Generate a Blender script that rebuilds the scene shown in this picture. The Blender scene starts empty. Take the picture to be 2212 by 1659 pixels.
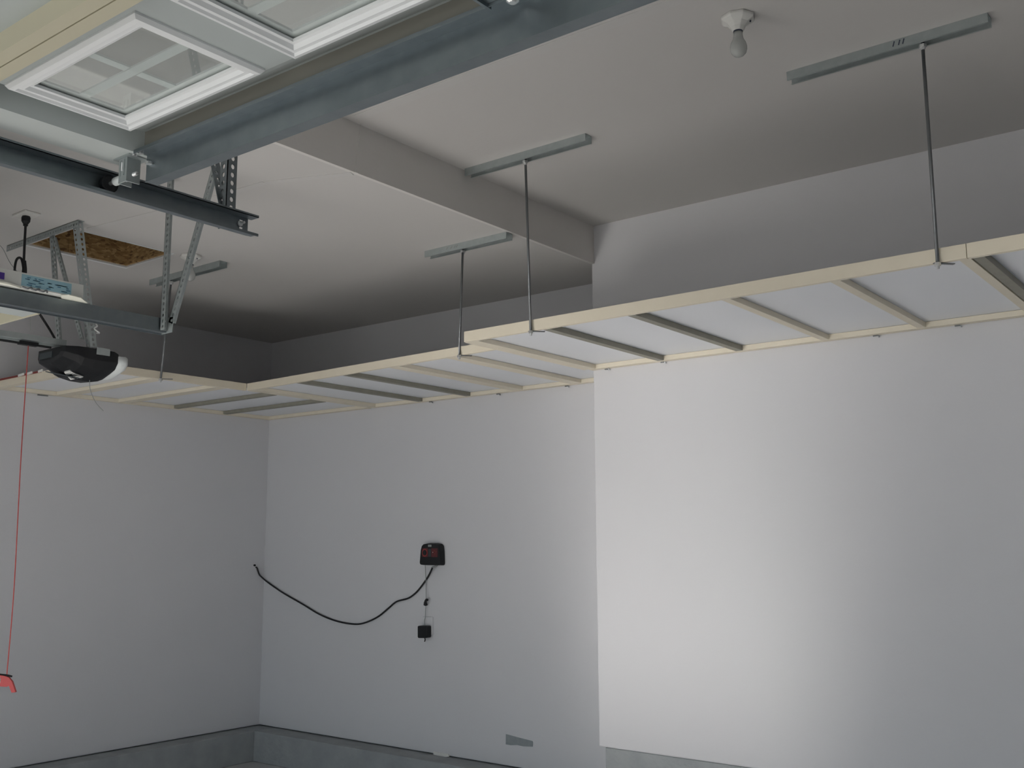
import bpy, bmesh, math, random
from mathutils import Vector, Matrix
random.seed(3)
sc = bpy.context.scene
COL = sc.collection

# ---------------------------------------------------------------- camera
CAM = Vector((6.50, -5.205, 1.60))
RT = Vector((0.7894980, 0.6137444, -0.0032650))
DN = Vector((-0.0962255, 0.1185235, -0.9882777))
FW = Vector((-0.6061630, 0.7805575, 0.1526320))
cd = bpy.data.cameras.new('camera'); cam = bpy.data.objects.new('camera', cd); COL.objects.link(cam)
cam.matrix_world = Matrix(((RT.x, -DN.x, -FW.x, CAM.x), (RT.y, -DN.y, -FW.y, CAM.y), (RT.z, -DN.z, -FW.z, CAM.z), (0, 0, 0, 1)))
cd.sensor_width = 36; cd.lens = 2202.1 / 2212 * 36; cd.clip_start = 0.02
sc.camera = cam
# ---------------------------------------------------------------- world, sun, exposure
w = bpy.data.worlds.new('sky'); sc.world = w; w.use_nodes = True
bg = w.node_tree.nodes['Background']; bg.inputs[0].default_value = (0.72, 0.88, 1.0, 1); bg.inputs[1].default_value = 1.7
def lamp(name, kind, loc, target, energy, color=(1, 1, 1), **kw):
    l = bpy.data.lights.new(name, kind); l.energy = energy; l.color = color
    for k, v in kw.items(): setattr(l, k, v)
    o = bpy.data.objects.new(name, l); COL.objects.link(o); o.location = loc
    d = Vector(target) - Vector(loc); o.rotation_euler = d.to_track_quat('-Z', 'Y').to_euler()
    return o
SUN_AZ, SUN_EL = math.radians(18), math.radians(25)     # travels toward +Y and a little +X
lamp('sun', 'SUN', (0, 0, 9), (math.sin(SUN_AZ) * math.cos(SUN_EL), math.cos(SUN_AZ) * math.cos(SUN_EL), 9 - math.sin(SUN_EL)), 28.0, (1.0, 0.95, 0.90), angle=math.radians(0.6))
sc.view_settings.view_transform = 'Standard'; sc.view_settings.look = 'None'
sc.view_settings.gamma = 1; sc.view_settings.use_curve_mapping = False
sc.view_settings.exposure = 0.0
sc.cycles.blur_glossy = 0.0

# ---------------------------------------------------------------- materials
def mat(name, col, rough=0.6, metal=0.0, noise=None, bump=None, spec=0.5, trans=0.0, ior=1.45, alpha=1.0):
    m = bpy.data.materials.new(name); m.use_nodes = True; nt = m.node_tree; n = nt.nodes; b = n['Principled BSDF']
    b.inputs['Base Color'].default_value = (*col, 1); b.inputs['Roughness'].default_value = rough
    b.inputs['Metallic'].default_value = metal; b.inputs['Specular IOR Level'].default_value = spec
    b.inputs['Transmission Weight'].default_value = trans; b.inputs['IOR'].default_value = ior
    tc = n.new('ShaderNodeTexCoord')
    if noise:
        sc_, amt, col2 = noise
        t = n.new('ShaderNodeTexNoise'); t.inputs['Scale'].default_value = sc_; t.inputs['Detail'].default_value = 5
        nt.links.new(tc.outputs['Object'], t.inputs['Vector'])
        r = n.new('ShaderNodeValToRGB'); r.color_ramp.elements[0].position = 0.5 - amt; r.color_ramp.elements[1].position = 0.5 + amt
        r.color_ramp.elements[0].color = (*col2, 1); r.color_ramp.elements[1].color = (*col, 1)
        nt.links.new(t.outputs['Fac'], r.inputs['Fac']); nt.links.new(r.outputs['Color'], b.inputs['Base Color'])
    if bump:
        sc_, st, dist = bump
        t = n.new('ShaderNodeTexNoise'); t.inputs['Scale'].default_value = sc_; t.inputs['Detail'].default_value = 4
        nt.links.new(tc.outputs['Object'], t.inputs['Vector'])
        bp = n.new('ShaderNodeBump'); bp.inputs['Strength'].default_value = st; bp.inputs['Distance'].default_value = dist
        nt.links.new(t.outputs['Fac'], bp.inputs['Height']); nt.links.new(bp.outputs['Normal'], b.inputs['Normal'])
    return m
M = {}
M['wall'] = mat('painted_drywall', (0.70, 0.70, 0.72), 0.55, noise=(1.3, 0.35, (0.68, 0.68, 0.70)), bump=(60, 0.06, 0.01), spec=0.35)
M['ceil'] = mat('ceiling_drywall', (0.61, 0.597, 0.58), 0.7, noise=(1.1, 0.35, (0.59, 0.577, 0.56)), bump=(60, 0.06, 0.01), spec=0.3)
M['soff'] = mat('soffit_paint', (0.71, 0.69, 0.665), 0.7, bump=(60, 0.06, 0.01), spec=0.3)
M['tape'] = mat('joint_tape', (0.60, 0.59, 0.575), 0.7, bump=(30, 0.1, 0.01))
M['conc'] = mat('stem_concrete', (0.36, 0.38, 0.385), 0.85, noise=(9, 0.25, (0.29, 0.31, 0.32)), bump=(40, 0.4, 0.01))
M['floor'] = mat('floor_concrete', (0.55, 0.55, 0.55), 0.27, noise=(3, 0.3, (0.50, 0.50, 0.50)), spec=0.52)
M['drive'] = mat('driveway_asphalt', (0.27, 0.27, 0.26), 0.85, noise=(2, 0.3, (0.23, 0.23, 0.22)))
M['cream'] = mat('cream_painted_wood', (0.80, 0.735, 0.60), 0.5, noise=(14, 0.3, (0.76, 0.695, 0.56)))
M['dcream'] = mat('cream_door_rail', (0.50, 0.47, 0.35), 0.5)
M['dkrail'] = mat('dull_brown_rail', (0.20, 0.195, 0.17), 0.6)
M['grey'] = mat('dark_grey_crossbar', (0.30, 0.29, 0.24), 0.6, noise=(18, 0.3, (0.25, 0.24, 0.20)))  # darker tone for some of the narrow crossbars
M['panel'] = mat('white_melamine', (0.83, 0.85, 0.88), 0.35, noise=(2, 0.3, (0.80, 0.82, 0.86)))
M['galv'] = mat('galvanised_steel', (0.25, 0.285, 0.30), 0.38, 0.85, noise=(22, 0.25, (0.21, 0.24, 0.26)), bump=(80, 0.05, 0.005))
M['galvl'] = mat('light_galvanised_steel', (0.42, 0.46, 0.46), 0.5, 0.5, noise=(25, 0.2, (0.36, 0.40, 0.40)))
M['rod'] = mat('threaded_steel', (0.20, 0.21, 0.22), 0.45, 0.7)
M['zinc'] = mat('bright_zinc', (0.75, 0.76, 0.76), 0.3, 0.8)
M['door'] = mat('white_door_paint', (0.52, 0.56, 0.55), 0.45, noise=(3, 0.3, (0.49, 0.53, 0.52)))
M['doorp'] = mat('grey_white_door_panel', (0.42, 0.46, 0.455), 0.4, bump=(70, 0.05, 0.004))
M['trim'] = mat('white_vinyl_trim', (0.78, 0.80, 0.81), 0.4)
M['glass'] = mat('window_glass', (0.93, 0.97, 0.95), 0.03, trans=0.82, ior=1.45)
M['black'] = mat('black_plastic', (0.006, 0.007, 0.009), 0.6)
M['blackg'] = mat('glossy_black_plastic', (0.02, 0.022, 0.026), 0.25)
M['dkgrey'] = mat('dark_grey_plastic', (0.035, 0.045, 0.05), 0.45)
M['rubber'] = mat('black_cable', (0.012, 0.012, 0.014), 0.5)
M['lens'] = mat('white_lens_plastic', (0.72, 0.76, 0.76), 0.35)
M['paper'] = mat('white_paper', (0.80, 0.80, 0.77), 0.8)
M['ink'] = mat('dark_print', (0.05, 0.06, 0.09), 0.7)
M['inkb'] = mat('navy_print', (0.05, 0.16, 0.28), 0.7)
M['blue'] = mat('pale_blue_label', (0.30, 0.50, 0.58), 0.6)
M['purple'] = mat('purple_print', (0.08, 0.04, 0.28), 0.6)
M['carton'] = mat('off_white_carton', (0.66, 0.67, 0.64), 0.75, noise=(12, 0.3, (0.62, 0.63, 0.60)))
M['cartonin'] = mat('carton_flap', (0.80, 0.80, 0.70), 0.75)
M['brown'] = mat('brown_joint_seal', (0.20, 0.14, 0.09), 0.8)
M['red'] = mat('red_nylon', (0.42, 0.055, 0.05), 0.5)
M['redh'] = mat('red_handle_plastic', (0.48, 0.07, 0.07), 0.45)
M['redt'] = mat('dark_red_tape', (0.20, 0.035, 0.03), 0.6)
M['maroon'] = mat('maroon_print', (0.10, 0.02, 0.024), 0.5)
M['porc'] = mat('white_porcelain', (0.70, 0.70, 0.67), 0.25)
M['bulb'] = mat('frosted_bulb_glass', (0.62, 0.64, 0.62), 0.15, trans=0.4)
M['patch'] = mat('grey_bare_patch', (0.33, 0.36, 0.37), 0.8, noise=(30, 0.2, (0.28, 0.31, 0.32)))
M['string'] = mat('grey_wire', (0.30, 0.32, 0.31), 0.6)
M['strip'] = mat('pale_wire', (0.55, 0.57, 0.54), 0.6)

def osb():
    m = bpy.data.materials.new('oriented_strand_board'); m.use_nodes = True; nt = m.node_tree; n = nt.nodes; b = n['Principled BSDF']
    tc = n.new('ShaderNodeTexCoord'); mp = n.new('ShaderNodeMapping'); mp.inputs['Scale'].default_value = (45, 45, 110)
    mp.inputs['Rotation'].default_value = (0.3, 0.5, 0.4)
    nz = n.new('ShaderNodeTexNoise'); nz.inputs['Scale'].default_value = 9; nz.inputs['Detail'].default_value = 3
    v = n.new('ShaderNodeTexVoronoi'); v.inputs['Scale'].default_value = 1.0
    mx = n.new('ShaderNodeMixRGB'); mx.inputs['Fac'].default_value = 0.12
    nt.links.new(tc.outputs['Object'], mp.inputs['Vector']); nt.links.new(tc.outputs['Object'], nz.inputs['Vector'])
    nt.links.new(mp.outputs['Vector'], mx.inputs[1]); nt.links.new(nz.outputs['Color'], mx.inputs[2])
    nt.links.new(mx.outputs['Color'], v.inputs['Vector'])
    sp = n.new('ShaderNodeSeparateColor'); nt.links.new(v.outputs['Color'], sp.inputs['Color'])
    r = n.new('ShaderNodeValToRGB'); e = r.color_ramp.elements
    e[0].position = 0.0; e[0].color = (0.12, 0.065, 0.028, 1); e[1].position = 1.0; e[1].color = (0.50, 0.34, 0.16, 1)
    x = e.new(0.12); x.color = (0.25, 0.145, 0.06, 1); x = e.new(0.6); x.color = (0.35, 0.22, 0.09, 1)
    nt.links.new(sp.outputs[0], r.inputs['Fac']); nt.links.new(r.outputs['Color'], b.inputs['Base Color'])
    bp = n.new('ShaderNodeBump'); bp.inputs['Strength'].default_value = 0.4; bp.inputs['Distance'].default_value = 0.01
    nt.links.new(sp.outputs[1], bp.inputs['Height']); nt.links.new(bp.outputs['Normal'], b.inputs['Normal'])
    b.inputs['Roughness'].default_value = 0.8
    return m
M['osb'] = osb()

# ---------------------------------------------------------------- mesh helpers
def obj(name, bm, m, parent=None, label=None, bevel=0, smooth=False):
    me = bpy.data.meshes.new(name)
    bmesh.ops.recalc_face_normals(bm, faces=bm.faces)
    bm.to_mesh(me); bm.free()
    for k in (m if isinstance(m, (list, tuple)) else [m]): me.materials.append(M[k])
    o = bpy.data.objects.new(name, me); COL.objects.link(o)
    if parent:
        o.parent = parent
        o.matrix_parent_inverse = Matrix.Identity(4)
        pw = parent
        off = Vector((0, 0, 0))
        while pw: off += Vector(pw.location); pw = pw.parent
        me.transform(Matrix.Translation(-off))
    if label: o['label'] = label
    if bevel:
        b = o.modifiers.new('bevel', 'BEVEL'); b.width = bevel; b.segments = 2; b.limit_method = 'ANGLE'
    if smooth:
        for p in me.polygons: p.use_smooth = True
    return o
def thing(name, label, cat, loc, group=None, kind=None):
    o = bpy.data.objects.new(name, None); COL.objects.link(o); o.location = loc; o.empty_display_size = 0.05
    o['label'] = label; o['category'] = cat
    if group: o['group'] = group
    if kind: o['kind'] = kind
    return o
def tag(o, label, cat, group=None, kind=None):
    o['label'] = label; o['category'] = cat
    if group: o['group'] = group
    if kind: o['kind'] = kind
    return o
def struct(o, label=None):
    o['kind'] = 'structure'
    if label: o['label'] = label
    return o
def box(bm, x0, x1, y0, y1, z0, z1, mi=0):
    v = [bm.verts.new((x, y, z)) for x in (x0, x1) for y in (y0, y1) for z in (z0, z1)]
    for f in ((0, 1, 3, 2), (4, 6, 7, 5), (0, 4, 5, 1), (2, 3, 7, 6), (0, 2, 6, 4), (1, 5, 7, 3)):
        fc = bm.faces.new([v[i] for i in f]); fc.material_index = mi
    return v
def B(*boxes):
    bm = bmesh.new()
    for b in boxes: box(bm, *b)
    return bm
def bar(bm, p0, p1, w, h, up=(0, 0, 1), mi=0):
    """box bar along p0-p1, w across, h along up, centred"""
    p0, p1, up = Vector(p0), Vector(p1), Vector(up); d = (p1 - p0).normalized()
    s = d.cross(up).normalized(); u = s.cross(d)
    vs = []
    for p in (p0, p1):
        for a, b in ((-1, -1), (1, -1), (1, 1), (-1, 1)): vs.append(bm.verts.new(p + s * w / 2 * a + u * h / 2 * b))
    for f in ((0, 3, 2, 1), (4, 5, 6, 7), (0, 1, 5, 4), (1, 2, 6, 5), (2, 3, 7, 6), (3, 0, 4, 7)):
        bm.faces.new([vs[i] for i in f]).material_index = mi
def quadbox(bm, pts, z0, z1):
    """prism over a horizontal polygon"""
    lo = [bm.verts.new((x, y, z0)) for x, y in pts]; hi = [bm.verts.new((x, y, z1)) for x, y in pts]
    n = len(pts); bm.faces.new(lo[::-1]); bm.faces.new(hi)
    for i in range(n): bm.faces.new((lo[i], lo[(i + 1) % n], hi[(i + 1) % n], hi[i]))
def tube(bm, pts, r, n=8, closed=False):
    pts = [Vector(p) for p in pts]; rings = []
    prev = None
    for i, p in enumerate(pts):
        d = (pts[min(i + 1, len(pts) - 1)] - pts[max(i - 1, 0)]).normalized()
        if prev is None:
            a = Vector((0, 0, 1)) if abs(d.z) < 0.9 else Vector((1, 0, 0)); s = d.cross(a).normalized()
        else:
            s = (prev - d * prev.dot(d)).normalized()
        prev = s; u = d.cross(s)
        rr = r[i] if isinstance(r, (list, tuple)) else r
        rings.append([bm.verts.new(p + (s * math.cos(2 * math.pi * k / n) + u * math.sin(2 * math.pi * k / n)) * rr) for k in range(n)])
    for a, b in zip(rings, rings[1:]):
        for k in range(n): bm.faces.new((a[k], a[(k + 1) % n], b[(k + 1) % n], b[k]))
    bm.faces.new(rings[0][::-1]); bm.faces.new(rings[-1])
def smooth_path(pts, n=6):
    """Catmull-Rom through the points"""
    P = [Vector(p) for p in pts]; P = [P[0]] + P + [P[-1]]; out = []
    for i in range(1, len(P) - 2):
        a, b, c, d = P[i - 1:i + 3]
        for k in range(n):
            t = k / n
            out.append(0.5 * ((2 * b) + (c - a) * t + (2 * a - 5 * b + 4 * c - d) * t * t + (3 * b - a - 3 * c + d) * t ** 3))
    out.append(P[-2]); return out
def lathe(bm, prof, cx, cy, n=24):
    """prof list of (r,z)"""
    rings = []
    for r, z in prof: rings.append([bm.verts.new((cx + r * math.cos(2 * math.pi * k / n), cy + r * math.sin(2 * math.pi * k / n), z)) for k in range(n)])
    for a, b in zip(rings, rings[1:]):
        for k in range(n): bm.faces.new((a[k], a[(k + 1) % n], b[(k + 1) % n], b[k]))
    bm.faces.new(rings[0]); bm.faces.new(rings[-1][::-1])
def perf(p0, p1, da, db, w=0.034, t=0.0022, pitch=0.0254, hr=0.0064):
    """perforated slotted steel angle: two flanges along p0-p1, real punched holes"""
    bm = bmesh.new(); p0, p1 = Vector(p0), Vector(p1); d = (p1 - p0); L = d.length; d.normalize()
    n = max(1, int(round(L / pitch))); st = L / n
    fl = [Vector(da).normalized(), Vector(db).normalized()]
    for q, a in enumerate(fl):
        a = (a - d * a.dot(d)).normalized()
        nr = d.cross(a).normalized()
        oth = fl[1 - q]
        if nr.dot(oth) < 0: nr = -nr
        for side in (0, 1):
            o = p0 + nr * (t * side)
            for i in range(n):
                c = o + d * (st * (i + 0.5)) + a * (w * 0.56)
                s = [o + d * (st * i), o + d * (st * i) + a * w, o + d * (st * (i + 1)) + a * w, o + d * (st * (i + 1))]
                s = [s[0], (s[0] + s[1]) / 2, s[1], (s[1] + s[2]) / 2, s[2], (s[2] + s[3]) / 2, s[3], (s[3] + s[0]) / 2]
                vo = [bm.verts.new(x) for x in s]; vi = []
                for x in s:
                    r = (x - c); k = Vector((r.dot(d), r.dot(a))); k.normalize()
                    vi.append(bm.verts.new(c + d * k.x * hr * 1.25 + a * k.y * hr))
                for j in range(8):
                    bm.faces.new((vo[j], vo[(j + 1) % 8], vi[(j + 1) % 8], vi[j]))
        # edges
        for e0, e1 in ((p0, p1), (p0 + a * w, p1 + a * w)):
            vs = [bm.verts.new(x) for x in (e0, e1, e1 + nr * t, e0 + nr * t)]; bm.faces.new(vs)
        for e in (p0, p1):
            vs = [bm.verts.new(x) for x in (e, e + a * w, e + a * w + nr * t, e + nr * t)]; bm.faces.new(vs)
    return bm

# ================================================================ STRUCTURE
ZL, ZH, XS, XR = 3.190, 3.415, 3.36, 8.2        # low ceiling, high ceiling, soffit face, right wall
YF, YF2 = -6.60, -6.60
# floor and driveway
o = struct(obj('floor', B((-0.3, XR + 0.3, YF - 0.2, 0.3, -0.1, 0)), 'floor'), 'bare grey concrete garage floor')
o = obj('driveway', B((-9, 18, -24, YF - 0.2, -0.14, -0.02)), 'drive'); struct(o, 'grey asphalt driveway outside the garage doors'); o['category'] = 'driveway'
# walls
struct(obj('wall_left', B((-0.022, 0, YF, 0.022, 0.227, 3.3), (-0.16, -0.03, YF, 0.16, 0.0, 3.3)), 'wall'), 'plain white drywall side wall')
struct(obj('wall_back', B((0, 3.6, 0, 0.022, 0.227, 3.3), (-0.16, 3.6, 0.03, 0.16, 0.0, 3.3)), 'wall'), 'white drywall back wall with the black charger on it')
struct(obj('wall_right', B((XR, XR + 0.15, YF, 0, 0, 3.6)), 'wall'))
struct(obj('wall_back', B((3.34, XR, -0.38, -0.0, 0.502, 3.6)), 'wall', bevel=0.008), 'white drywall back wall section that juts forward')
obj('tape_seam', B((3.60, XR, -0.3808, -0.379, 1.632, 1.664)), 'wall', bpy.data.objects['wall_back.001'])
# front wall with two openings
fw = [(-0.16, 0.90, YF - 0.15, YF, 0, 3.7), (2.58, 4.05, YF - 0.15, YF, 0, 3.7), (6.85, XR + 0.15, YF - 0.15, YF, 0, 3.7),
      (0.90, 2.58, YF - 0.15, YF, 2.38, 3.7), (4.05, 6.85, YF - 0.15, YF, 2.38, 3.7)]
struct(obj('wall_front', B(*fw), 'wall'))
o = struct(obj('added_shade_roof', B((3.3, 9.5, -12.2, YF - 0.15, 2.95, 3.15)), 'wall')); o['label'] = 'unseen flat roof added outside the near garage door to block sun'  # unseen roof, added to keep the sun out of the near doorway
for px in (3.4, 9.3): struct(obj('added_shade_post', B((px, px + 0.15, -12.1, -11.95, -0.02, 2.95)), 'wall'), 'white post under the added shade roof')  # posts carrying the added roof, also out of view
# ceiling with hatch hole
HX0, HX1, HY0, HY1 = 1.185, 1.640, -2.60, -2.025
cb = [(-0.05, HX0, YF, 0.1, ZL, ZL + 0.02), (HX1, XS - 0.02, YF, 0.1, ZL, ZL + 0.02), (HX0, HX1, HY1, 0.1, ZL, ZL + 0.02), (HX0, HX1, YF, HY0, ZL, ZL + 0.02),
      (XS, XR + 0.1, YF, 0.1, ZH, ZH + 0.05),
      (-0.2, XS, YF, 0.2, 3.75, 3.80)]
ceil = struct(obj('ceiling', B(*cb), 'ceil'), 'white drywall ceiling stepping up at a soffit')
obj('soffit', B((XS - 0.02, XS, YF, 0.0, ZL, ZH + 0.05)), 'soff', ceil)
for pts in ([(3.40, -2.31), (4.0, -2.32), (8.15, -2.27)],):
    bm = bmesh.new()
    for a, b in zip(pts, pts[1:]): bar(bm, (*a, ZH - 0.0008), (*b, ZH - 0.0008), 0.05, 0.003)
    obj('tape_seam', bm, 'tape', ceil)
bm = bmesh.new()
pts = [(1.7, -2.55), (2.52, -2.455), (2.95, -2.43), (3.34, -2.27)]
for a, b in zip(pts, pts[1:]): bar(bm, (*a, ZL - 0.0006), (*b, ZL - 0.0006), 0.035, 0.0028)
obj('tape_seam', bm, 'tape', ceil)
bm = bmesh.new(); bar(bm, (XS + 0.0006, -2.26, ZL), (XS + 0.0006, -2.24, ZH), 0.02, 0.0028, up=(1, 0, 0)); obj('tape_seam', bm, 'soff', ceil)
# concrete stem walls
struct(obj('baseboard_left', B((-0.16, 0.155, YF, 0.2, 0, 0.217)), 'conc', bevel=0.006), 'grey concrete stem wall ledge under the side wall')
struct(obj('baseboard_back', B((0.155, 3.6, -0.170, 0.2, 0, 0.217)), 'conc', bevel=0.006), 'grey concrete stem wall ledge under the charger wall')
struct(obj('baseboard_right', B((3.372, XR, -0.366, 0.0, 0, 0.4995)), 'conc', bevel=0.004), 'taller grey concrete stem wall under the jutting wall')

# ================================================================ ATTIC HATCH
t = thing('attic_hatch', 'open square attic hatch lined with brown strand board in the lower ceiling', 'hatch', ((HX0 + HX1) / 2, (HY0 + HY1) / 2, ZL), kind='structure')
zt, zb = 3.62, ZL + 0.006
obj('strand_board', B((HX0 + 0.0005, HX0 + 0.012, HY0, -2.388, zb, zt)), 'osb', t)
obj('strand_board', B((HX0 + 0.0005, HX0 + 0.012, -2.386, HY1, zb, zt)), 'osb', t)
obj('strand_board', B((HX0 + 0.012, HX1 - 0.012, HY1 - 0.012, HY1 - 0.0005, zb, zt)), 'osb', t)
obj('strand_board', B((HX0 + 0.012, HX1 - 0.012, HY0 + 0.0005, HY0 + 0.012, zb, zt)), 'osb', t)
obj('strand_board', B((HX1 - 0.012, HX1 - 0.0005, HY0, HY1, zb, zt)), 'osb', t)
obj('cover_board', B((HX0 - 0.02, HX1 + 0.02, HY0 - 0.02, HY1 + 0.02, zt, zt + 0.015)), 'osb', t)
for q in ((HX0 - 0.022, HX0, HY0 - 0.01, HY1 + 0.012, ZL - 0.005, ZL - 0.0005), (HX0, HX1 + 0.012, HY1, HY1 + 0.007, ZL - 0.004, ZL - 0.0005),
          (HX1, HX1 + 0.007, HY0 - 0.01, HY1, ZL - 0.004, ZL - 0.0005)):
    obj('edge_trim', B(q), 'trim', t)

# ================================================================ SHELVES
def lerp(a, b, t): return a + (b - a) * t
def shelf_x(name, label, x0, x1, yb, fy, zf, bars, zp, left_end=False, joint=None, marks=()):
    """hanging shelf along the back wall. fy(x) gives the front edge; bars = [(x of right face, width, material)]"""
    t = thing(name, label, 'shelf', ((x0 + x1) / 2, yb, 2.563), 'suspended storage shelves')
    z0 = 2.563; ft = 0.022
    segs = [(x0, joint), (joint + 0.002, x1)] if joint else [(x0, x1)]
    for a, b in segs:
        bm = bmesh.new(); quadbox(bm, [(a, fy(a)), (b, fy(b)), (b, fy(b) + ft), (a, fy(a) + ft)], z0, zf); obj('fascia_board', bm, 'cream', t, bevel=0.001)
    ly = yb - 0.045
    obj('wall_ledger', B((x0 if not left_end else 3.34, x1, ly, yb - 0.002, z0, zp - 0.001)), 'cream', t, bevel=0.001)
    prev = x0
    edges = [(b[0] - b[1], b[0]) for b in bars]
    for (xr, wd, mt) in bars:
        bm = bmesh.new(); quadbox(bm, [(xr - wd, fy(xr - wd) + ft), (xr, fy(xr) + ft), (xr, ly), (xr - wd, ly)], z0 + (0.001 if mt == 'cream' else 0.0), zp - 0.001)
        obj('crossbar', bm, mt, t, bevel=0.001, label='grey crossbar' if mt == 'grey' else None)
    starts = [x0] + [e[1] - e2 for e, e2 in zip(edges, [0.02] * len(edges))]
    ends = [e[1] - 0.022 for e in edges] + [x1]
    for a, b in zip(starts, ends):
        if b - a < 0.03: continue
        ya, yb2 = fy(a) + ft, fy(b) + ft
        bm = bmesh.new(); quadbox(bm, [(a, ya), (b, yb2), (b, yb - 0.002), (a, yb - 0.002)], zp, zf - 0.001)
        obj('deck_panel', bm, 'panel', t)
    for mx in marks:
        bm = bmesh.new(); bar(bm, (mx - 0.012, yb - 0.012, z0 - 0.003), (mx + 0.010, yb - 0.012, z0 - 0.003), 0.006, 0.006)
        bar(bm, (mx + 0.012, yb - 0.012, z0 - 0.001), (mx + 0.016, yb - 0.008, z0 - 0.012), 0.005, 0.005, up=(0, 1, 0)); obj('wall_screw', bm, 'rod', t)
    return t
fR = lambda x: lerp(-1.134, -1.240, (x - 1.182) / (3.213 - 1.182))
fQ = lambda x: lerp(-1.487, -1.541, (x - 3.316) / (5.55 - 3.316))
WB, NB = 0.080, 0.038
shelf_x('storage_shelf', 'cream framed white shelf hung above the wall with the black charger', 1.182, 3.338, 0.0, fR, 2.609,
        [(1.245, WB, 'cream'), (1.705, NB, 'grey'), (2.140, NB, 'grey'), (2.580, WB, 'cream'), (3.030, WB, 'cream')], 2.588, marks=(0.62, 0.9, 1.75, 2.35, 2.9)[2:])
shelf_x('storage_shelf', 'cream framed white shelf hung on the jutting wall, nearest and highest in view', 3.316, 8.15, -0.38, fQ, 2.615,
        [(3.385, WB, 'cream'), (3.825, NB, 'grey'), (4.285, NB, 'grey'), (4.735, NB, 'cream'), (5.190, NB, 'cream'), (5.655, NB, 'cream'), (5.70, NB, 'grey'),
         (6.15, NB, 'cream'), (6.6, NB, 'cream'), (7.05, NB, 'cream'), (7.5, NB, 'cream')], 2.590, left_end=True, joint=5.647, marks=(3.44, 3.80, 4.95, 5.32))
# left-wall shelf
t = thing('storage_shelf', 'cream framed white shelf hung along the side wall behind the black opener', 'shelf', (0.6, -1.1, 2.563), 'suspended storage shelves')
z0, zf, zp = 2.563, 2.609, 2.588
bm = bmesh.new(); quadbox(bm, [(1.180, -1.136), (1.160, -1.137), (1.140, -2.196), (1.162, -2.196)], z0, zf); obj('fascia_board', bm, 'cream', t, bevel=0.001)
obj('end_board', B((0.0, 1.140, -2.196, -2.150, z0, zf)), 'cream', t, bevel=0.001)
obj('wall_ledger', B((0.002, 0.045, -2.15, -0.002, z0, zp - 0.001)), 'cream', t, bevel=0.001)
obj('wall_ledger', B((0.045, 1.16, -0.045, -0.002, z0, zp - 0.001)), 'cream', t, bevel=0.001)
for y, wd, mt in ((-1.79, WB, 'cream'), (-1.345, WB, 'cream'), (-0.905, NB, 'grey'), (-0.475, NB, 'grey')):
    obj('crossbar', B((0.046, 1.155, y, y + wd, z0 + 0.001, zp - 0.001)), mt, t, bevel=0.001, label='grey crossbar' if mt == 'grey' else None)
yy = [-2.15, -1.77, -1.325, -0.886, -0.456, -0.002]
for a, b in zip(yy, yy[1:]): obj('deck_panel', B((0.003, 1.139 if b < -1.1 else 1.158, a + 0.001, b - 0.001, zp, zf - 0.001)), 'panel', t)
bm = bmesh.new(); bar(bm, (0.0, -2.198, zf), (0.62, -2.198, zf), 0.012, 0.010); obj('edge_tape', bm, 'redt', t, label='dark red tape along the end board edge')
bm = bmesh.new()
for xa, xb in ((0.36, 0.43), (0.47, 0.53), (0.60, 0.65)):
    bm = bmesh.new(); bar(bm, (xa, -2.206, zf), (xb, -2.206, zf + 0.003), 0.006, 0.013); obj('torn_tape', bm, 'paper', t, label='torn white bit on the red tape')
bm = bmesh.new(); bar(bm, (0.008, -1.90, z0 - 0.006), (0.008, -1.83, z0 - 0.006), 0.006, 0.006); obj('wall_screw', bm, 'rod', t)

# ================================================================ SHELF HANGERS
def hanger(label, xa, xb, yc, zc, rx, ry, rzx=None, rzy=None):
    t = thing('shelf_hanger', label, 'hanger', ((xa + xb) / 2, yc, zc), 'shelf hanger channels and rods')
    w, h, th, lip = 0.052, 0.036, 0.003, 0.008
    y0, y1 = yc - w / 2, yc + w / 2; zt = zc; zb_ = zc - h
    bm = B((xa, xb, y0, y1, zt - th, zt - 0.0005), (xa, xb, y0, y0 + th, zb_, zt - th), (xa, xb, y1 - th, y1, zb_, zt - th),
           (xa, xb, y0 + th, y0 + lip, zb_, zb_ + th), (xa, xb, y1 - lip, y1 - th, zb_, zb_ + th))
    obj('channel', bm, 'galvl', t)
    bx, by = rzx, rzy
    bm = bmesh.new(); tube(bm, [(rx, ry, zc - 0.006), (bx, by, 2.548)], 0.0062, 10); obj('rod', bm, 'rod', t, smooth=True)
    bm = bmesh.new(); lathe(bm, [(0.014, zb_ - 0.014), (0.014, zb_ - 0.002)], rx, ry, 6); lathe(bm, [(0.008, zb_ - 0.022), (0.010, zb_ - 0.014)], rx, ry, 8); obj('channel_nut', bm, 'zinc', t)
    bm = bmesh.new(); lathe(bm, [(0.011, 2.548), (0.011, 2.561)], bx, by, 6); lathe(bm, [(0.005, 2.538), (0.006, 2.548)], bx, by, 8); obj('end_nut', bm, 'zinc', t)
    bm = bmesh.new(); bar(bm, (bx - 0.012, by - 0.002, 2.5605), (bx + 0.040, by + 0.055, 2.5605), 0.014, 0.003); obj('support_plate', bm, 'rod', t)
    # dark stencil marks on the channel side
    return t, y0
t, y0 = hanger('steel ceiling channel and rod holding the corner of the highest, nearest shelf, at the soffit', 3.376, 4.088, -1.53, ZH, 3.730, -1.53, 3.739, fQ(3.739) - 0.010)
t, y0 = hanger('nearest and rightmost steel ceiling channel with a long rod, beside the right bare bulb', 5.046, 5.780, -1.547, ZH, 5.552, -1.547, 5.553, fQ(5.553) - 0.010)
bm = bmesh.new()
for x in (5.455, 5.475, 5.49): bar(bm, (x, y0 - 0.0006, ZH - 0.025), (x + 0.006, y0 - 0.0006, ZH - 0.006), 0.004, 0.001, up=(0, 1, 0))
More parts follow.
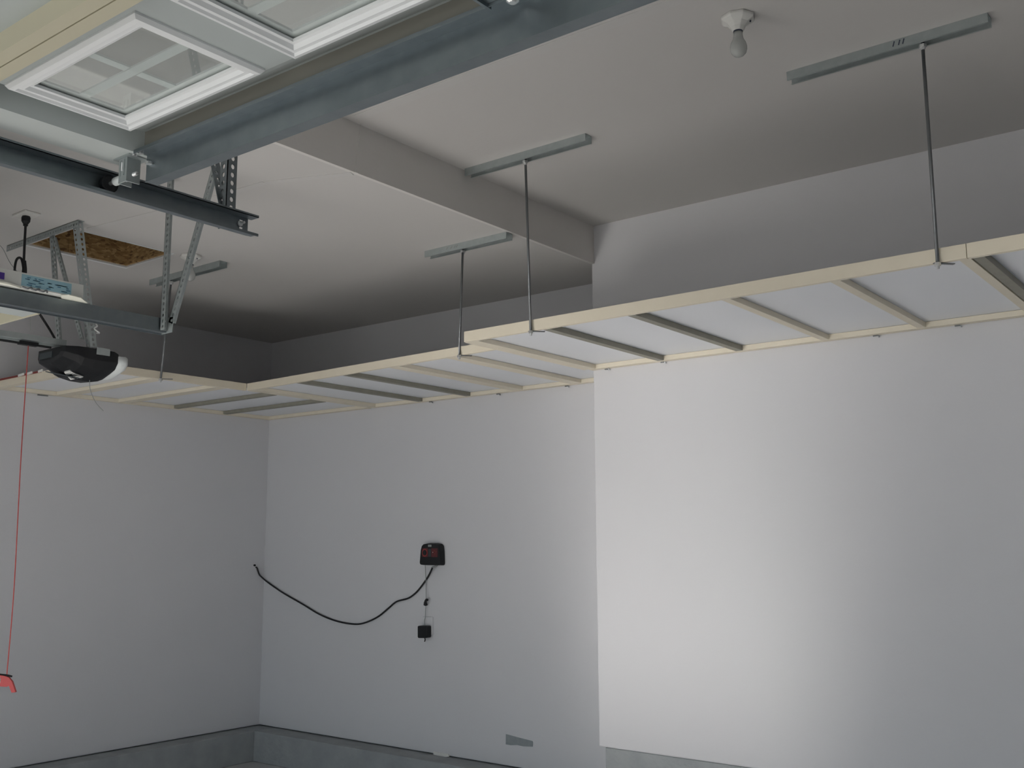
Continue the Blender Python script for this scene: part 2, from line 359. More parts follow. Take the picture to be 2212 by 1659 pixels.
obj('stencil_marks', bm, 'ink', t)
t, y0 = hanger('steel ceiling channel and rod on the lower ceiling, holding the shelf above the charger', 2.770, 3.344, -1.160, ZL, 3.022, -1.155, 3.076, fR(3.076) - 0.011)
bm = bmesh.new()
for x in (2.93, 2.96, 2.985, 3.0): bar(bm, (x, y0 - 0.0006, ZL - 0.022), (x + 0.012, y0 - 0.0006, ZL - 0.010), 0.006, 0.001, up=(0, 1, 0))
obj('stencil_marks', bm, 'string', t)
hanger('steel ceiling channel and rod holding the side-wall shelf, behind the slanted angle iron', 1.031, 1.729, -1.749, ZL, 1.225, -1.749, 1.195, -1.770)

# ================================================================ CEILING LIGHTS
def light(label, x, y, z):
    t = thing('ceiling_light', label, 'light', (x, y, z), 'bare bulb ceiling lights')
    bm = bmesh.new(); lathe(bm, [(0.060, z - 0.0005), (0.060, z - 0.010), (0.055, z - 0.016), (0.038, z - 0.024), (0.027, z - 0.038), (0.021, z - 0.050), (0.0205, z - 0.052)], x, y, 8)
    obj('lamp_base', bm, 'porc', t, bevel=0.002)
    bm = bmesh.new(); lathe(bm, [(0.0165, z - 0.052), (0.0165, z - 0.057)], x, y, 16); obj('socket_ring', bm, 'ink', t)
    prof = [(0.0155, z - 0.057), (0.016, z - 0.070), (0.0185, z - 0.082), (0.026, z - 0.096), (0.0295, z - 0.110), (0.0295, z - 0.120), (0.026, z - 0.133), (0.018, z - 0.142), (0.008, z - 0.147), (0.001, z - 0.148)]
    bm = bmesh.new(); lathe(bm, prof, x, y, 24); obj('bulb', bm, 'bulb', t, smooth=True)
    bm = bmesh.new(); lathe(bm, [(0.003, z - 0.026), (0.003, z - 0.020)], x + 0.042, y + 0.012, 8); obj('mounting_screw', bm, 'ink', t)
    return t
light('bare bulb in a white porcelain holder on the higher ceiling, top right', 5.080, -2.080, ZH)
light('bare bulb in a white porcelain holder on the lower ceiling, beside the slanted angle iron', 1.684, -1.934, ZL)

# ================================================================ OVERHEAD DOORS
def ring(bm, x0, x1, y0, y1, wd, z0, z1):
    """rectangular frame, mitred"""
    o = [(x0, y0), (x1, y0), (x1, y1), (x0, y1)]; i = [(x0 + wd, y0 + wd), (x1 - wd, y0 + wd), (x1 - wd, y1 - wd), (x0 + wd, y1 - wd)]
    for k in range(4):
        j = (k + 1) % 4; quadbox(bm, [o[k], o[j], i[j], i[k]], z0, z1)
def trim_ring(bm, x0, x1, y0, y1, prof):
    """moulded frame: prof = list of (inset, z)"""
    rings = []
    for ins, z in prof: rings.append([bm.verts.new(p) for p in ((x0 + ins, y0 + ins, z), (x1 - ins, y0 + ins, z), (x1 - ins, y1 - ins, z), (x0 + ins, y1 - ins, z))])
    for a, b in zip(rings, rings[1:]):
        for k in range(4): bm.faces.new((a[k], a[(k + 1) % 4], b[(k + 1) % 4], b[k]))
    a, b = rings[-1], rings[0]
    for k in range(4): bm.faces.new((a[k], a[(k + 1) % 4], b[(k + 1) % 4], b[k]))
def door(name, label, x0, x1, yt, zr, nsec, wins, strut, sm='door', seclen=0.475):
    """open overhead door lying flat. zr = underside of rails; interior side faces down"""
    t = thing(name, label, 'garage door', ((x0 + x1) / 2, yt, zr), kind='structure')
    zp = zr + 0.045; zt = zp + 0.012
    for s in range(nsec):
        ya = yt - s * seclen; yb = ya - seclen + 0.003        # ya nearest the back wall
        bm = bmesh.new(); stile = 0.115 if s == 0 else 0.10
        ws = wins if s == 0 else []
        # panel skin with window holes
        wy0, wy1 = yt - 0.390, yt - 0.078
        xs = [x0]
        if ws:
            for a, b in ws: xs += [a + 0.03, b - 0.03]
            xs.append(x1)
            # pressed skin: rises into a trough toward the top edge and the end stiles
            gx = sorted(set([x0, x0 + stile, x0 + stile + 0.012, ws[0][0] - 0.02, ws[0][0] - 0.004] + xs[1:-1] + [x1 - stile, x1]))
            gy = [yb, wy0 + 0.03, wy1 - 0.03, wy1 + 0.004, wy1 + 0.018, wy1 + 0.036, wy1 + 0.055, ya]
            def hgt(x, y):
                a = min(1, max(0, (y - wy1 - 0.004) / 0.052)); b = min(1, max(0, (ws[0][0] - 0.004 - x) / max(0.01, ws[0][0] - 0.004 - x0 - stile - 0.012)))
                return zp + 0.020 * (1 - (1 - a ** 1.3) * (1 - b ** 1.3))
            V = [[bm.verts.new((x, y, hgt(x, y))) for y in gy] for x in gx]
            for a in range(len(gx) - 1):
                for b in range(len(gy) - 1):
                    if gy[b] > wy0 and gy[b + 1] < wy1 and any(p < (gx[a] + gx[a + 1]) / 2 < q for p, q in [(u + 0.03, v - 0.03) for u, v in ws]): continue
                    bm.faces.new((V[a][b], V[a + 1][b], V[a + 1][b + 1], V[a][b + 1]))
        else: box(bm, x0, x1, yb, ya, zp, zt)
        sec = obj('door_section', bm, 'doorp', t)
        if ws:
            md = sec.modifiers.new('skin', 'SOLIDIFY'); md.thickness = 0.008; md.offset = 0
        zq = zp + (0.034 if s == 0 else 0.0)
        bm = B((x0, x0 + stile, yb, ya, zr, zq), (x1 - stile, x1, yb, ya, zr, zq)); obj('end_stile', bm, sm, sec)
        for (r0, r1) in ((yb, yb + 0.030), (ya - 0.030, ya)):
            if s == 0 and r1 == ya: continue
            bm = B((x0 + stile, x1 - stile, r0, r1, zr, zp)); obj('section_rail', bm, 'dcream', sec, label='cream section rail')
        if s == 0:
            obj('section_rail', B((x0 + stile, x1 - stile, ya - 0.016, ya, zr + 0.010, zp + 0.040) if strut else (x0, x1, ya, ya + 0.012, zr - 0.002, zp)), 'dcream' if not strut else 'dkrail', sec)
        bm = B((x0 + 0.01, x1 - 0.01, yb - 0.003, yb, zr + 0.004, zp)); obj('joint_seal', bm, 'brown', sec)
        for a, b in ws:
            prof = [(0.0, zp), (0.0, zp - 0.008), (0.006, zp - 0.016), (0.016, zp - 0.018), (0.020, zp - 0.013), (0.030, zp - 0.014), (0.036, zp - 0.006), (0.044, zp - 0.005), (0.044, zp + 0.002), (0.034, zp + 0.005), (0.03, zp)]
            bm = bmesh.new(); trim_ring(bm, a, b, wy0, wy1, prof); obj('window_trim', bm, 'trim', sec)
            ia, ib, ja, jb = a + 0.044, b - 0.044, wy0 + 0.044, wy1 - 0.044
            bm = bmesh.new(); ring(bm, ia - 0.014, ib + 0.014, ja - 0.014, jb + 0.014, 0.026, zp + 0.0095, zp + 0.015)
            mx, my = (ia + ib) / 2, (ja + jb) / 2
            box(bm, ia + 0.012, ib - 0.012, my - 0.012, my + 0.012, zp + 0.0095, zp + 0.014); box(bm, mx - 0.012, mx + 0.012, ja + 0.012, my - 0.014, zp + 0.0095, zp + 0.014)
            box(bm, mx - 0.012, mx + 0.012, my + 0.014, jb - 0.012, zp + 0.0095, zp + 0.014)
            obj('muntin_grille', bm, 'trim', sec)
            obj('pane', B((ia - 0.012, ib + 0.012, ja - 0.012, jb + 0.012, zp + 0.006, zp + 0.009)), 'glass', sec)
    if strut:
        ys = yt - 0.005; z1 = zr + 0.004; z0 = zr - 0.070; th = 0.002
        xa, xb = x0 + 0.115, x1 - 0.1
        bm = B((xa, xb, ys - 0.040, ys, z1 - th, z1), (xa, xb, ys - th, ys, z0, z1 - th), (xa + 0.004, xb, ys, ys + 0.030, z0, z0 + th),
               (xa, xb, ys + 0.028, ys + 0.030, z0 + th, z1 - 0.01), (xa, xb, ys - 0.040, ys - 0.038, z1 - 0.009, z1 - th), (xa, xb, ys - 0.004, ys - th, z0, z0 + 0.004))
        obj('reinforcing_strut', bm, 'galv', t, label='galvanised U-shaped reinforcing strut')
        for bx in (5.452,):
            bm = bmesh.new(); c = (bx, ys - 0.028, z1 - 0.012)
            lathe(bm, [(0.012, z1 - 0.004), (0.012, z1 - 0.010), (0.007, z1 - 0.014)], bx, ys - 0.030, 12); obj('bolt', bm, 'zinc', t)
            bm = B((bx - 0.055, bx - 0.049, ys - 0.20, ys - 0.03, z1 - 0.010, z1 - 0.002), (bx - 0.012, bx - 0.006, ys - 0.20, ys - 0.03, z1 - 0.010, z1 - 0.002), (bx - 0.06, bx + 0.01, ys - 0.20, ys - 0.041, z1 - 0.003, z1 - 0.0005))
            obj('hinge_plate', bm, 'galv', t)
        bm = bmesh.new(); lathe(bm, [(0.006, z1 - 0.012), (0.006, z1 - 0.002)], xa + 0.02, ys - 0.030, 8); lathe(bm, [(0.006, zr - 0.006), (0.006, zr)], xa - 0.01, ys - 0.03, 8); obj('bolt', bm, 'zinc', t)
        bm = bmesh.new(); lathe(bm, [(0.009, zr - 0.028), (0.009, zr - 0.022)], xa + 0.02, ys - 0.008, 8); obj('bolt', bm, 'zinc', t)
        # top roller bracket at the left end
        bx0 = x0 + 0.040; by = yt - 0.02
        br = obj('roller_bracket', B((bx0 - 0.012, bx0 + 0.060, by - 0.028, by + 0.030, zr - 0.003, zr - 0.0005), (bx0, bx0 + 0.004, by - 0.016, by + 0.018, zr - 0.066, zr - 0.003),
                 (bx0 + 0.004, bx0 + 0.040, by - 0.020, by - 0.016, zr - 0.066, zr - 0.003), (bx0 + 0.036, bx0 + 0.040, by - 0.016, by + 0.018, zr - 0.066, zr - 0.003),
                 (bx0 + 0.010, bx0 + 0.013, by - 0.0225, by - 0.020, zr - 0.050, zr - 0.008), (bx0 + 0.027, bx0 + 0.030, by - 0.0225, by - 0.020, zr - 0.050, zr - 0.008)), 'galvl', t)
        obj('adjusting_slot', B((bx0 + 0.0175, bx0 + 0.0225, by - 0.0228, by - 0.020, zr - 0.036, zr - 0.014)), 'trim', br)
        zs = zr - 0.045
        bm = bmesh.new(); tube(bm, [(x0 - 0.050, by, zs), (x0 + 0.095, by, zs)], 0.0055, 10); obj('roller_stem', bm, 'zinc', br, smooth=True)
        bm = bmesh.new(); tube(bm, [(x0 - 0.004, by, zs), (x0 + 0.060, by, zs)], 0.011, 14); obj('stem_sleeve', bm, 'lens', br, smooth=True)
        bm = bmesh.new(); tube(bm, [(x0 - 0.045, by, zs), (x0 - 0.043, by, zs), (x0 - 0.029, by, zs), (x0 - 0.027, by, zs)], [0.020, 0.0235, 0.0235, 0.020], 20)
        obj('roller_wheel', bm, 'black', br, smooth=False)
    return t
wins = [(4.295 + 0.613 * k, 4.808 + 0.613 * k) for k in range(4)]
door('door_1', 'open overhead garage door with windows and a steel strut, lying flat just above the viewer', 4.140, 6.82, -3.815, 2.570, 5, wins, True)
door('door_2', 'second open overhead garage door, seen edge-on behind the lower left track', 0.60, 2.585, -3.235, 2.503, 5, [(0.70 + 0.47 * k, 1.13 + 0.47 * k) for k in range(4)], False, 'doorp')

# ================================================================ TRACKS
def track(label, xw, sgn, yend, z0, z1, hang):
    """C track along Y; web at xw, flanges toward sgn"""
    t = thing('door_track', label, 'track', (xw, yend, z0), 'overhead door tracks')
    th = 0.002; w = 0.036 * sgn; xs = lambda a, b: (min(a, b), max(a, b))
    yb = YF + 0.3
    # web with two punched holes at the end: built as strips
    bm = bmesh.new()
    hz = [(z0 + 0.012, z0 + 0.021), (z0 + 0.034, z0 + 0.043)]; hy0, hy1 = yend - 0.030, yend - 0.018
    zz = [z0, hz[0][0], hz[0][1], hz[1][0], hz[1][1], z1]
    X = xs(xw, xw - th * sgn)
    box(bm, *X, yb, hy0, z0, z1); box(bm, *X, hy1, yend, z0, z1)
    for a in (0, 2, 4): box(bm, *X, hy0, hy1, zz[a], zz[a + 1])
    box(bm, *xs(xw, xw + w), yb, yend + 0.012, z0, z0 + th); box(bm, *xs(xw, xw + w), yb, yend + 0.012, z1 - th, z1)
    lip = (xw + w - th * sgn, xw + w)
    box(bm, *xs(*lip), yb, yend + 0.012, z0 - 0.006, z0); box(bm, *xs(*lip), yb, yend + 0.012, z1 - th, z1 + 0.005)
    obj('track_rail', bm, 'galv', t)
    return t
t = track('galvanised track of the near door, ending with a roller and bolt in mid-air', 4.085, 1, -3.375, 2.500, 2.553, None)
obj('hanger_angle', perf((4.081, -3.452, 2.510), (4.081, -3.452, ZH), (0, 1, 0), (-1, 0, 0)), 'galv', t)
obj('brace_angle', perf((4.068, -3.428, 2.560), (3.765, -3.428, ZH), (-1, 0, 0), (0, -1, 0)), 'galv', t)
bm = bmesh.new(); tube(bm, [(4.086, -3.405, 2.530), (4.108, -3.405, 2.530)], 0.004, 8); tube(bm, [(4.087, -3.405, 2.530), (4.090, -3.405, 2.530)], 0.009, 10); obj('bolt', bm, 'zinc', t)
t = track('galvanised track of the far left door, on two perforated angle hangers', 2.655, -1, -2.70, 2.500, 2.560, None)
obj('hanger_angle', perf((2.662, -2.735, 2.505), (2.662, -2.735, ZL), (0, 1, 0), (1, 0, 0), w=0.032), 'galvl', t)
obj('brace_angle', perf((2.668, -2.70, 2.545), (2.935, -2.70, ZL), (1, 0, 0), (0, 1, 0), w=0.036), 'galvl', t)
obj('end_plate', B((2.60, 2.70, -2.70, -2.697, 2.497, 2.565)), 'galvl', t)
bm = bmesh.new()
for z in (2.515, 2.545): tube(bm, [(2.665, -2.722, z), (2.672, -2.722, z)], 0.007, 8)
obj('bolt', bm, 'zinc', t)
track('galvanised right track of the near door, out of view behind the viewer', 6.875, -1, -3.375, 2.500, 2.553, None)

# ================================================================ CARTON ON THE LEFT TRACK
t = thing('lamp_carton', 'long off-white carton with a blue printed label lying on top of the left track', 'carton', (2.70, -3.6, 2.566))
ye = -3.115
bm = B((2.700, 2.703, -5.4, ye, 2.567, 2.622), (2.60, 2.700, -5.4, ye, 2.567, 2.570), (2.60, 2.603, -5.4, ye, 2.570, 2.622), (2.603, 2.700, -5.4, ye, 2.619, 2.622))
obj('sleeve', bm, 'carton', t)
bm = bmesh.new(); quadbox(bm, [(2.700, -5.4), (2.725, -5.4), (2.725, -3.42), (2.700, -3.36)], 2.5605, 2.5665); obj('bottom_flap', bm, 'cartonin', t)
bm = bmesh.new(); quadbox(bm, [(2.60, ye - 0.03), (2.70, ye - 0.09), (2.735, ye - 0.075), (2.725, ye - 0.02), (2.66, ye + 0.045), (2.60, ye + 0.02)], 2.5615, 2.5645); obj('end_flap', bm, 'cartonin', t, label='torn cardboard flap at the open end')
obj('printed_label', B((2.7032, 2.7040, -3.365, -3.165, 2.571, 2.616)), 'blue', t)
bm = bmesh.new()
for k in range(34):
    y = -3.355 + random.random() * 0.17; z = 2.577 + random.randrange(5) * 0.0070
    if -3.295 < y < -3.27: continue
    box(bm, 2.7041, 2.7045, y, y + 0.006 + random.random() * 0.016, z, z + 0.0028)
obj('label_print', bm, 'inkb', t)
obj('purple_mark', B((2.7032, 2.7040, -3.60, -3.430, 2.580, 2.606)), 'purple', t)
bm = bmesh.new()
for k in range(3): tube(bm, smooth_path([(2.705, -3.36 + k * 0.03, 2.566), (2.715, -3.345 + k * 0.03, 2.560), (2.712, -3.33 + k * 0.03, 2.568), (2.700, -3.32 + k * 0.03, 2.564)], 4), 0.0035, 6)
obj('twist_ties', bm, 'rod', t)

# ================================================================ OPENER
t = thing('garage_door_opener', 'black ceiling-hung garage door opener with a pale light cover', 'opener', (1.66, -2.52, 2.41))
bm = bmesh.new()
secs = []
def sect(y, xc, hw, zt_, zb_, kx):
    pts = [(-1, 1.0), (-1.02, 0.45), (-0.92, 0.16), (-0.62, 0.03), (0, 0.0), (0.45, 0.17), (0.80, 0.33), (0.98, 0.60), (0.97, 1.0)]
    return [bm.verts.new((xc + a * hw, y, zb_ + b * (zt_ - zb_))) for a, b in pts]
data = [(-2.690, 0.105, 2.548, 2.495), (-2.682, 0.130, 2.553, 2.478), (-2.622, 0.146, 2.557, 2.448), (-2.590, 0.150, 2.557, 2.424), (-2.53, 0.150, 2.557, 2.412), (-2.47, 0.150, 2.557, 2.410), (-2.43, 0.148, 2.556, 2.418), (-2.405, 0.142, 2.548, 2.430), (-2.395, 0.130, 2.540, 2.440)]
for y, hw, a, b_ in data: secs.append(sect(y, 1.655, hw, a, b_, 0))
for a, b in zip(secs, secs[1:]):
    for k in range(len(a)): bm.faces.new((a[k], a[(k + 1) % len(a)], b[(k + 1) % len(b)], b[k]))
bm.faces.new(secs[0][::-1]); bm.faces.new(secs[-1])
obj('housing', bm, 'black', t, bevel=0.003)
bm = bmesh.new(); secs = []
for y, hw, a, b_ in [(-2.405, 0.138, 2.535, 2.440), (-2.37, 0.142, 2.536, 2.432), (-2.352, 0.132, 2.530, 2.444), (-2.345, 0.10, 2.520, 2.458)]: secs.append(sect(y, 1.665, hw, a, b_, 0))
for a, b in zip(secs, secs[1:]):
    for k in range(len(a)): bm.faces.new((a[k], a[(k + 1) % len(a)], b[(k + 1) % len(b)], b[k]))
bm.faces.new(secs[0][::-1]); bm.faces.new(secs[-1])
obj('light_cover', bm, 'lens', t, label='pale translucent light cover', smooth=True)
bm = bmesh.new()
bar(bm, (1.57, -2.655, 2.447), (1.72, -2.56, 2.411), 0.030, 0.004); obj('bottom_ridge', bm, 'dkgrey', t)
bm = bmesh.new()
SP = [Vector(p) for p in ((1.669, -2.618, 2.442), (1.701, -2.607, 2.447), (1.696, -2.532, 2.427), (1.622, -2.557, 2.417))]
NRM = Vector((0.35, -0.30, -0.89)).normalized()
lo = [bm.verts.new(p - NRM * 0.004) for p in SP]; hi = [bm.verts.new(p + NRM * 0.005) for p in SP]
bm.faces.new(hi[::-1]); bm.faces.new(lo)
for i in range(4): bm.faces.new((lo[i], hi[i], hi[(i + 1) % 4], lo[(i + 1) % 4]))
obj('warning_sticker', bm, 'paper', t)
bm = bmesh.new()
for k in range(1, 6):
    f = k / 6.0
    a = SP[0].lerp(SP[3], f); b = SP[1].lerp(SP[2], f)
    bar(bm, a.lerp(b, 0.12) + NRM * 0.0052, a.lerp(b, 0.85) + NRM * 0.0052, 0.004, 0.001, up=NRM)
obj('sticker_print', bm, 'string', t)
obj('front_vent', B((1.56, 1.68, -2.6935, -2.690, 2.505, 2.535)), 'dkgrey', t)
obj('rail', B((1.640, 1.680, -6.2, -2.622, 2.572, 2.600), (1.656, 1.664, -6.2, -2.64, 2.560, 2.572)), 'galvl', t)
bm = bmesh.new(); tube(bm, [(1.66, -6.2, 2.555), (1.66, -2.69, 2.555)], 0.006, 6); obj('drive_belt', bm, 'black', t)
obj('trolley', B((1.645, 1.675, -2.85, -2.76, 2.548, 2.566)), 'black', t)
obj('mount_strap', B((1.52, 1.80, -2.52, -2.484, 2.558, 2.563), (1.803, 1.807, -2.53, -2.46, 2.528, 2.563)), 'galvl', t)
bm = bmesh.new(); tube(bm, [(1.58, -2.60, 2.557), (1.58, -2.60, 2.575)], 0.02, 12); obj('cord_inlet', bm, 'black', t)
obj('ceiling_angle', perf((1.075, -2.668, ZL - 0.001), (1.80, -2.668, ZL - 0.001), (0, 1, 0), (0, 0, -1), w=0.034), 'galvl', t)
obj('hanger_angle', perf((1.775, -2.664, ZL - 0.004), (1.795, -2.56, 2.560), (0, 1, 0), (-1, 0, 0), w=0.036), 'galvl', t)
obj('hanger_angle', perf((1.500, -2.655, ZL - 0.020), (1.515, -2.58, 2.560), (0, 1, 0), (1, 0, 0), w=0.030), 'galvl', t)
obj('brace_angle', perf((1.515, -2.650, ZL - 0.030), (1.76, -2.600, 2.60), (1, 0, 0), (0, 1, 0), w=0.026), 'galvl', t)
bm = bmesh.new(); tube(bm, smooth_path([(1.81, -2.56, 2.69), (1.83, -2.55, 2.665), (1.822, -2.56, 2.650), (1.845, -2.545, 2.630), (1.83, -2.55, 2.628)], 4), 0.004, 6); obj('loose_clip', bm, 'zinc', t)
bm = bmesh.new(); tube(bm, smooth_path([(1.70, -2.50, 2.412), (1.705, -2.495, 2.36), (1.725, -2.475, 2.30), (1.76, -2.45, 2.255)], 5), 0.0016, 5); obj('antenna_wire', bm, 'string', t)

# power cord
bm = bmesh.new(); lathe(bm, [(0.018, ZL - 0.012), (0.021, ZL - 0.020), (0.020, ZL - 0.038), (0.011, ZL - 0.052), (0.011, ZL - 0.060)], 1.683, -2.870, 12); obj('power_plug', bm, 'black', t)
bm = bmesh.new()
tube(bm, smooth_path([(1.683, -2.870, ZL - 0.055), (1.684, -2.868, 3.02), (1.685, -2.866, 2.93), (1.686, -2.865, 2.86), (1.68, -2.84, 2.80), (1.66, -2.78, 2.74), (1.62, -2.68, 2.65), (1.585, -2.605, 2.575)], 6), 0.0062, 8); obj('power_cord', bm, 'rubber', t)
bm = bmesh.new()
tube(bm, smooth_path([(1.690, -2.862, 2.83), (1.686, -2.864, 2.90), (1.675, -2.875, 2.965), (1.655, -2.888, 2.960), (1.650, -2.890, 2.90), (1.664, -2.880, 2.85), (1.680, -2.868, 2.83)], 6), 0.0058, 8)
tube(bm, smooth_path([(1.686, -2.862, 2.955), (1.694, -2.858, 2.90), (1.690, -2.862, 2.85), (1.672, -2.874, 2.828)], 5), 0.006, 8)
obj('cord_loop', bm, 'rubber', t)
# release cord
t = thing('release_cord', 'red emergency release cord with a red T-shaped handle hanging down the left edge', 'cord', (1.663, -2.797, 0.95))
bm = bmesh.new(); tube(bm, smooth_path([(1.66, -2.803, 2.547), (1.661, -2.801, 2.0), (1.664, -2.792, 1.4), (1.663, -2.797, 0.995)], 6), 0.0026, 6); obj('pull_string', bm, 'red', t)
bm = bmesh.new()
pr = [(-0.032, 0.998), (-0.010, 0.994), (0.012, 0.988), (0.030, 0.968), (0.050, 0.920), (0.030, 0.918), (0.016, 0.948), (0.004, 0.944), (-0.028, 0.946), (-0.024, 0.978)]
dx, dy = 0.79, 0.61
lo = [bm.verts.new((1.663 + a * dx + 0.007 * dy, -2.797 + a * dy - 0.007 * dx, z)) for a, z in pr]; hi = [bm.verts.new((1.663 + a * dx - 0.007 * dy, -2.797 + a * dy + 0.007 * dx, z)) for a, z in pr]
bm.faces.new(lo); bm.faces.new(hi[::-1])
for i in range(len(pr)): bm.faces.new((lo[i], hi[i], hi[(i + 1) % len(pr)], lo[(i + 1) % len(pr)]))
obj('handle', bm, 'redh', t, bevel=0.002)
bm = bmesh.new(); tube(bm, [(1.636, -2.818, 0.999), (1.663, -2.797, 0.996), (1.682, -2.782, 0.990)], 0.0045, 6); obj('knot', bm, 'black', t)

t = tag(obj('ceiling_outlet', B((1.62, 1.75, -2.91, -2.83, ZL - 0.012, ZL - 0.0005)), 'porc', bevel=0.003), 'white ceiling outlet plate with the black plug in it', 'outlet')
bm = bmesh.new(); tube(bm, smooth_path([(1.090, -2.74, ZL), (1.095, -2.70, 3.165), (1.12, -2.66, 3.08), (1.19, -2.60, 2.97), (1.20, -2.58, 2.85), (1.20, -2.57, 2.72)], 5), 0.0018, 5)
tag(obj('loose_wire', bm, 'string'), 'thin grey loose wire hanging beside the opener bracket', 'wire')

# ================================================================ CHARGER ON THE BACK WALL
t = thing('battery_charger', 'small black wall-mounted battery charger with red-edged displays', 'charger', (1.79, -0.03, 1.435))
bm = bmesh.new()
pr = [(-0.097, 1.448), (-0.099, 1.46), (-0.090, 1.545), (-0.080, 1.575), (-0.066, 1.587), (-0.03, 1.592), (0.04, 1.592), (0.074, 1.586), (0.088, 1.572), (0.094, 1.54), (0.098, 1.46), (0.096, 1.448), (0.088, 1.442), (-0.088, 1.442)]
lo = [bm.verts.new((1.790 + a, -0.002, z)) for a, z in pr]; hi = [bm.verts.new((1.790 + a * 0.94, -0.050, 1.517 + (z - 1.517) * 0.94)) for a, z in pr]
bm.faces.new(lo); bm.faces.new(hi[::-1])
for i in range(len(pr)): bm.faces.new((lo[i], hi[i], hi[(i + 1) % len(pr)], lo[(i + 1) % len(pr)]))
obj('housing', bm, 'black', t, bevel=0.005)
yf = -0.0502
obj('left_display', B((1.722, 1.775, yf - 0.002, yf, 1.498, 1.556)), 'maroon', t)
bm = bmesh.new()
lp = [(1.748 + 0.021 * math.cos(a * math.pi / 8), yf - 0.004, 1.527 + 0.024 * math.sin(a * math.pi / 8)) for a in range(17)]
tube(bm, lp, 0.0022, 6); obj('dial_ring', bm, 'red', t)
bm = bmesh.new(); tube(bm, [(1.748, yf - 0.002, 1.527), (1.748, yf - 0.006, 1.527)], 0.016, 16); obj('dial', bm, 'blackg', t)
obj('right_display', B((1.806, 1.862, yf - 0.002, yf, 1.498, 1.556)), 'maroon', t)
bm = bmesh.new()
for a, z in ((1.822, 1.530), (1.835, 1.540), (1.840, 1.520), (1.848, 1.532)): tube(bm, [(a, yf - 0.002, z), (a, yf - 0.004, z)], 0.005, 8)
obj('buttons', bm, 'redt', t)
bm = bmesh.new(); tube(bm, [(1.822, yf - 0.004, 1.530), (1.822, yf - 0.0048, 1.530)], 0.0025, 8); obj('indicator', bm, 'paper', t)
obj('logo_plate', B((1.776, 1.806, yf - 0.002, yf, 1.566, 1.580)), 'string', t)
obj('center_panel', B((1.778, 1.803, yf - 0.0015, yf, 1.500, 1.552)), 'dkgrey', t)
bm = bmesh.new(); tube(bm, smooth_path([(1.84, -0.03, 1.443), (1.82, -0.03, 1.434), (1.797, -0.03, 1.430)], 4), 0.006, 8); obj('cable_gland', bm, 'string', t)
# charging cable
bm = bmesh.new()
W = [(1.800, -0.03, 1.431), (1.742, -0.012, 1.365), (1.658, -0.009, 1.28), (1.60, -0.009, 1.238), (1.55, -0.009, 1.215), (1.463, -0.009, 1.196), (1.42, -0.009, 1.177), (1.374, -0.009, 1.146), (1.263, -0.009, 1.079), (1.125, -0.009, 1.031), (1.007, -0.009, 1.02),
     (0.837, -0.009, 1.035), (0.661, -0.009, 1.074), (0.479, -0.009, 1.138), (0.264, -0.009, 1.21), (0.147, -0.010, 1.256), (0.055, -0.018, 1.30), (0.018, -0.045, 1.338), (0.010, -0.060, 1.362), (0.010, -0.078, 1.405)]
tube(bm, smooth_path(W, 5), 0.0062, 8)
tag(obj('charging_cable', bm, 'rubber', smooth=True), 'black cable sagging from the charger across the corner to the side wall', 'cable')
bm = bmesh.new(); tube(bm, [(0.0005, -0.099, 1.424), (0.010, -0.099, 1.424)], 0.008, 10); tube(bm, [(0.0005, -0.083, 1.408), (0.012, -0.083, 1.408)], 0.005, 8)
tag(obj('cable_grommet', bm, 'rubber'), 'tiny black grommet where the sagging cable enters the side wall', 'grommet')
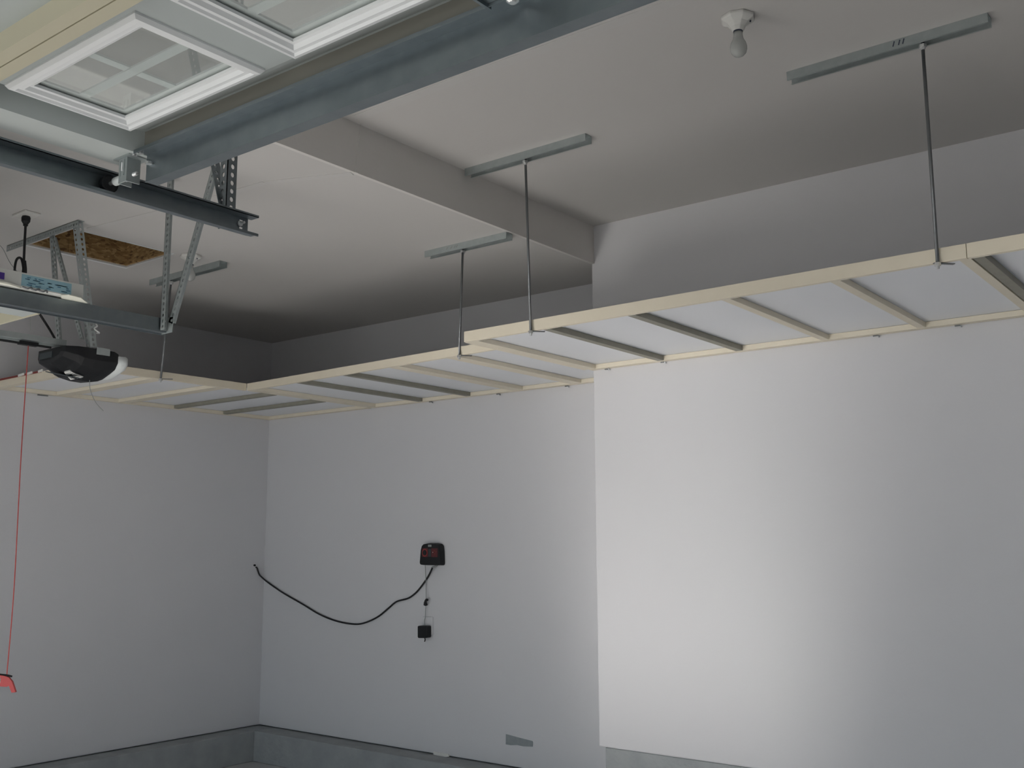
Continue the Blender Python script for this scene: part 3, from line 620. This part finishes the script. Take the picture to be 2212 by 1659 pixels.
# thin wire and adapter
t = thing('power_adapter', 'small square black plug-in adapter on a thin wire below the charger', 'adapter', (1.735, -0.02, 0.96))
bm = bmesh.new(); quad = [(1.693, 0.968), (1.692, 1.038), (1.700, 1.043), (1.768, 1.045), (1.776, 1.040), (1.777, 0.972), (1.770, 0.966), (1.700, 0.962)]
lo = [bm.verts.new((a, -0.012, z)) for a, z in quad]; hi = [bm.verts.new((a, -0.058, z)) for a, z in quad]
bm.faces.new(lo); bm.faces.new(hi[::-1])
for i in range(8): bm.faces.new((lo[i], hi[i], hi[(i + 1) % 8], lo[(i + 1) % 8]))
obj('adapter_body', bm, 'black', t, bevel=0.004)
obj('wall_plate', B((1.700, 1.785, -0.011, -0.001, 0.985, 1.100)), 'wall', t, bevel=0.002)
bm = bmesh.new(); tube(bm, smooth_path([(1.738, -0.035, 0.964), (1.742, -0.035, 0.952), (1.736, -0.034, 0.940)], 4), 0.004, 6); obj('strain_relief', bm, 'rubber', t)
bm = bmesh.new(); tube(bm, smooth_path([(1.732, -0.03, 1.442), (1.729, -0.018, 1.33), (1.731, -0.018, 1.24), (1.733, -0.018, 1.195), (1.730, -0.02, 1.15), (1.733, -0.025, 1.10), (1.728, -0.028, 1.075), (1.738, -0.035, 1.044)], 6), 0.0024, 6); obj('thin_wire', bm, 'string', t)
bm = bmesh.new()
tube(bm, smooth_path([(1.722, -0.02, 1.180), (1.735, -0.03, 1.196), (1.744, -0.03, 1.212), (1.756, -0.03, 1.213)], 4), 0.009, 8)
tube(bm, [(1.736, -0.02, 1.176), (1.734, -0.03, 1.200)], 0.010, 8); obj('wire_tie', bm, 'rubber', t)

# ================================================================ SMALL WALL MARKS
bm = bmesh.new(); pr = [(2.401, 0.350), (2.402, 0.411), (2.42, 0.410), (2.50, 0.402), (2.608, 0.393), (2.612, 0.386), (2.610, 0.360), (2.54, 0.354), (2.49, 0.356), (2.44, 0.349)]
lo = [bm.verts.new((a, 0.0, z)) for a, z in pr]; hi = [bm.verts.new((a, -0.0025, z)) for a, z in pr]
bm.faces.new(lo); bm.faces.new(hi[::-1])
for i in range(len(pr)): bm.faces.new((lo[i], hi[i], hi[(i + 1) % len(pr)], lo[(i + 1) % len(pr)]))
tag(obj('wall_patch', bm, 'patch'), 'small slanted grey unpainted patch low on the charger wall', 'patch')
bm = bmesh.new(); pr = [(1.80, 0.219), (1.80, 0.236), (1.93, 0.236), (1.935, 0.222), (1.88, 0.213), (1.83, 0.217)]
lo = [bm.verts.new((a, -0.001, z)) for a, z in pr]; hi = [bm.verts.new((a, -0.008, z)) for a, z in pr]
bm.faces.new(lo); bm.faces.new(hi[::-1])
for i in range(len(pr)): bm.faces.new((lo[i], hi[i], hi[(i + 1) % len(pr)], lo[(i + 1) % len(pr)]))
tag(obj('paper_scrap', bm, 'paper'), 'torn white drywall paper scrap bridging the gap above the concrete ledge', 'paper')
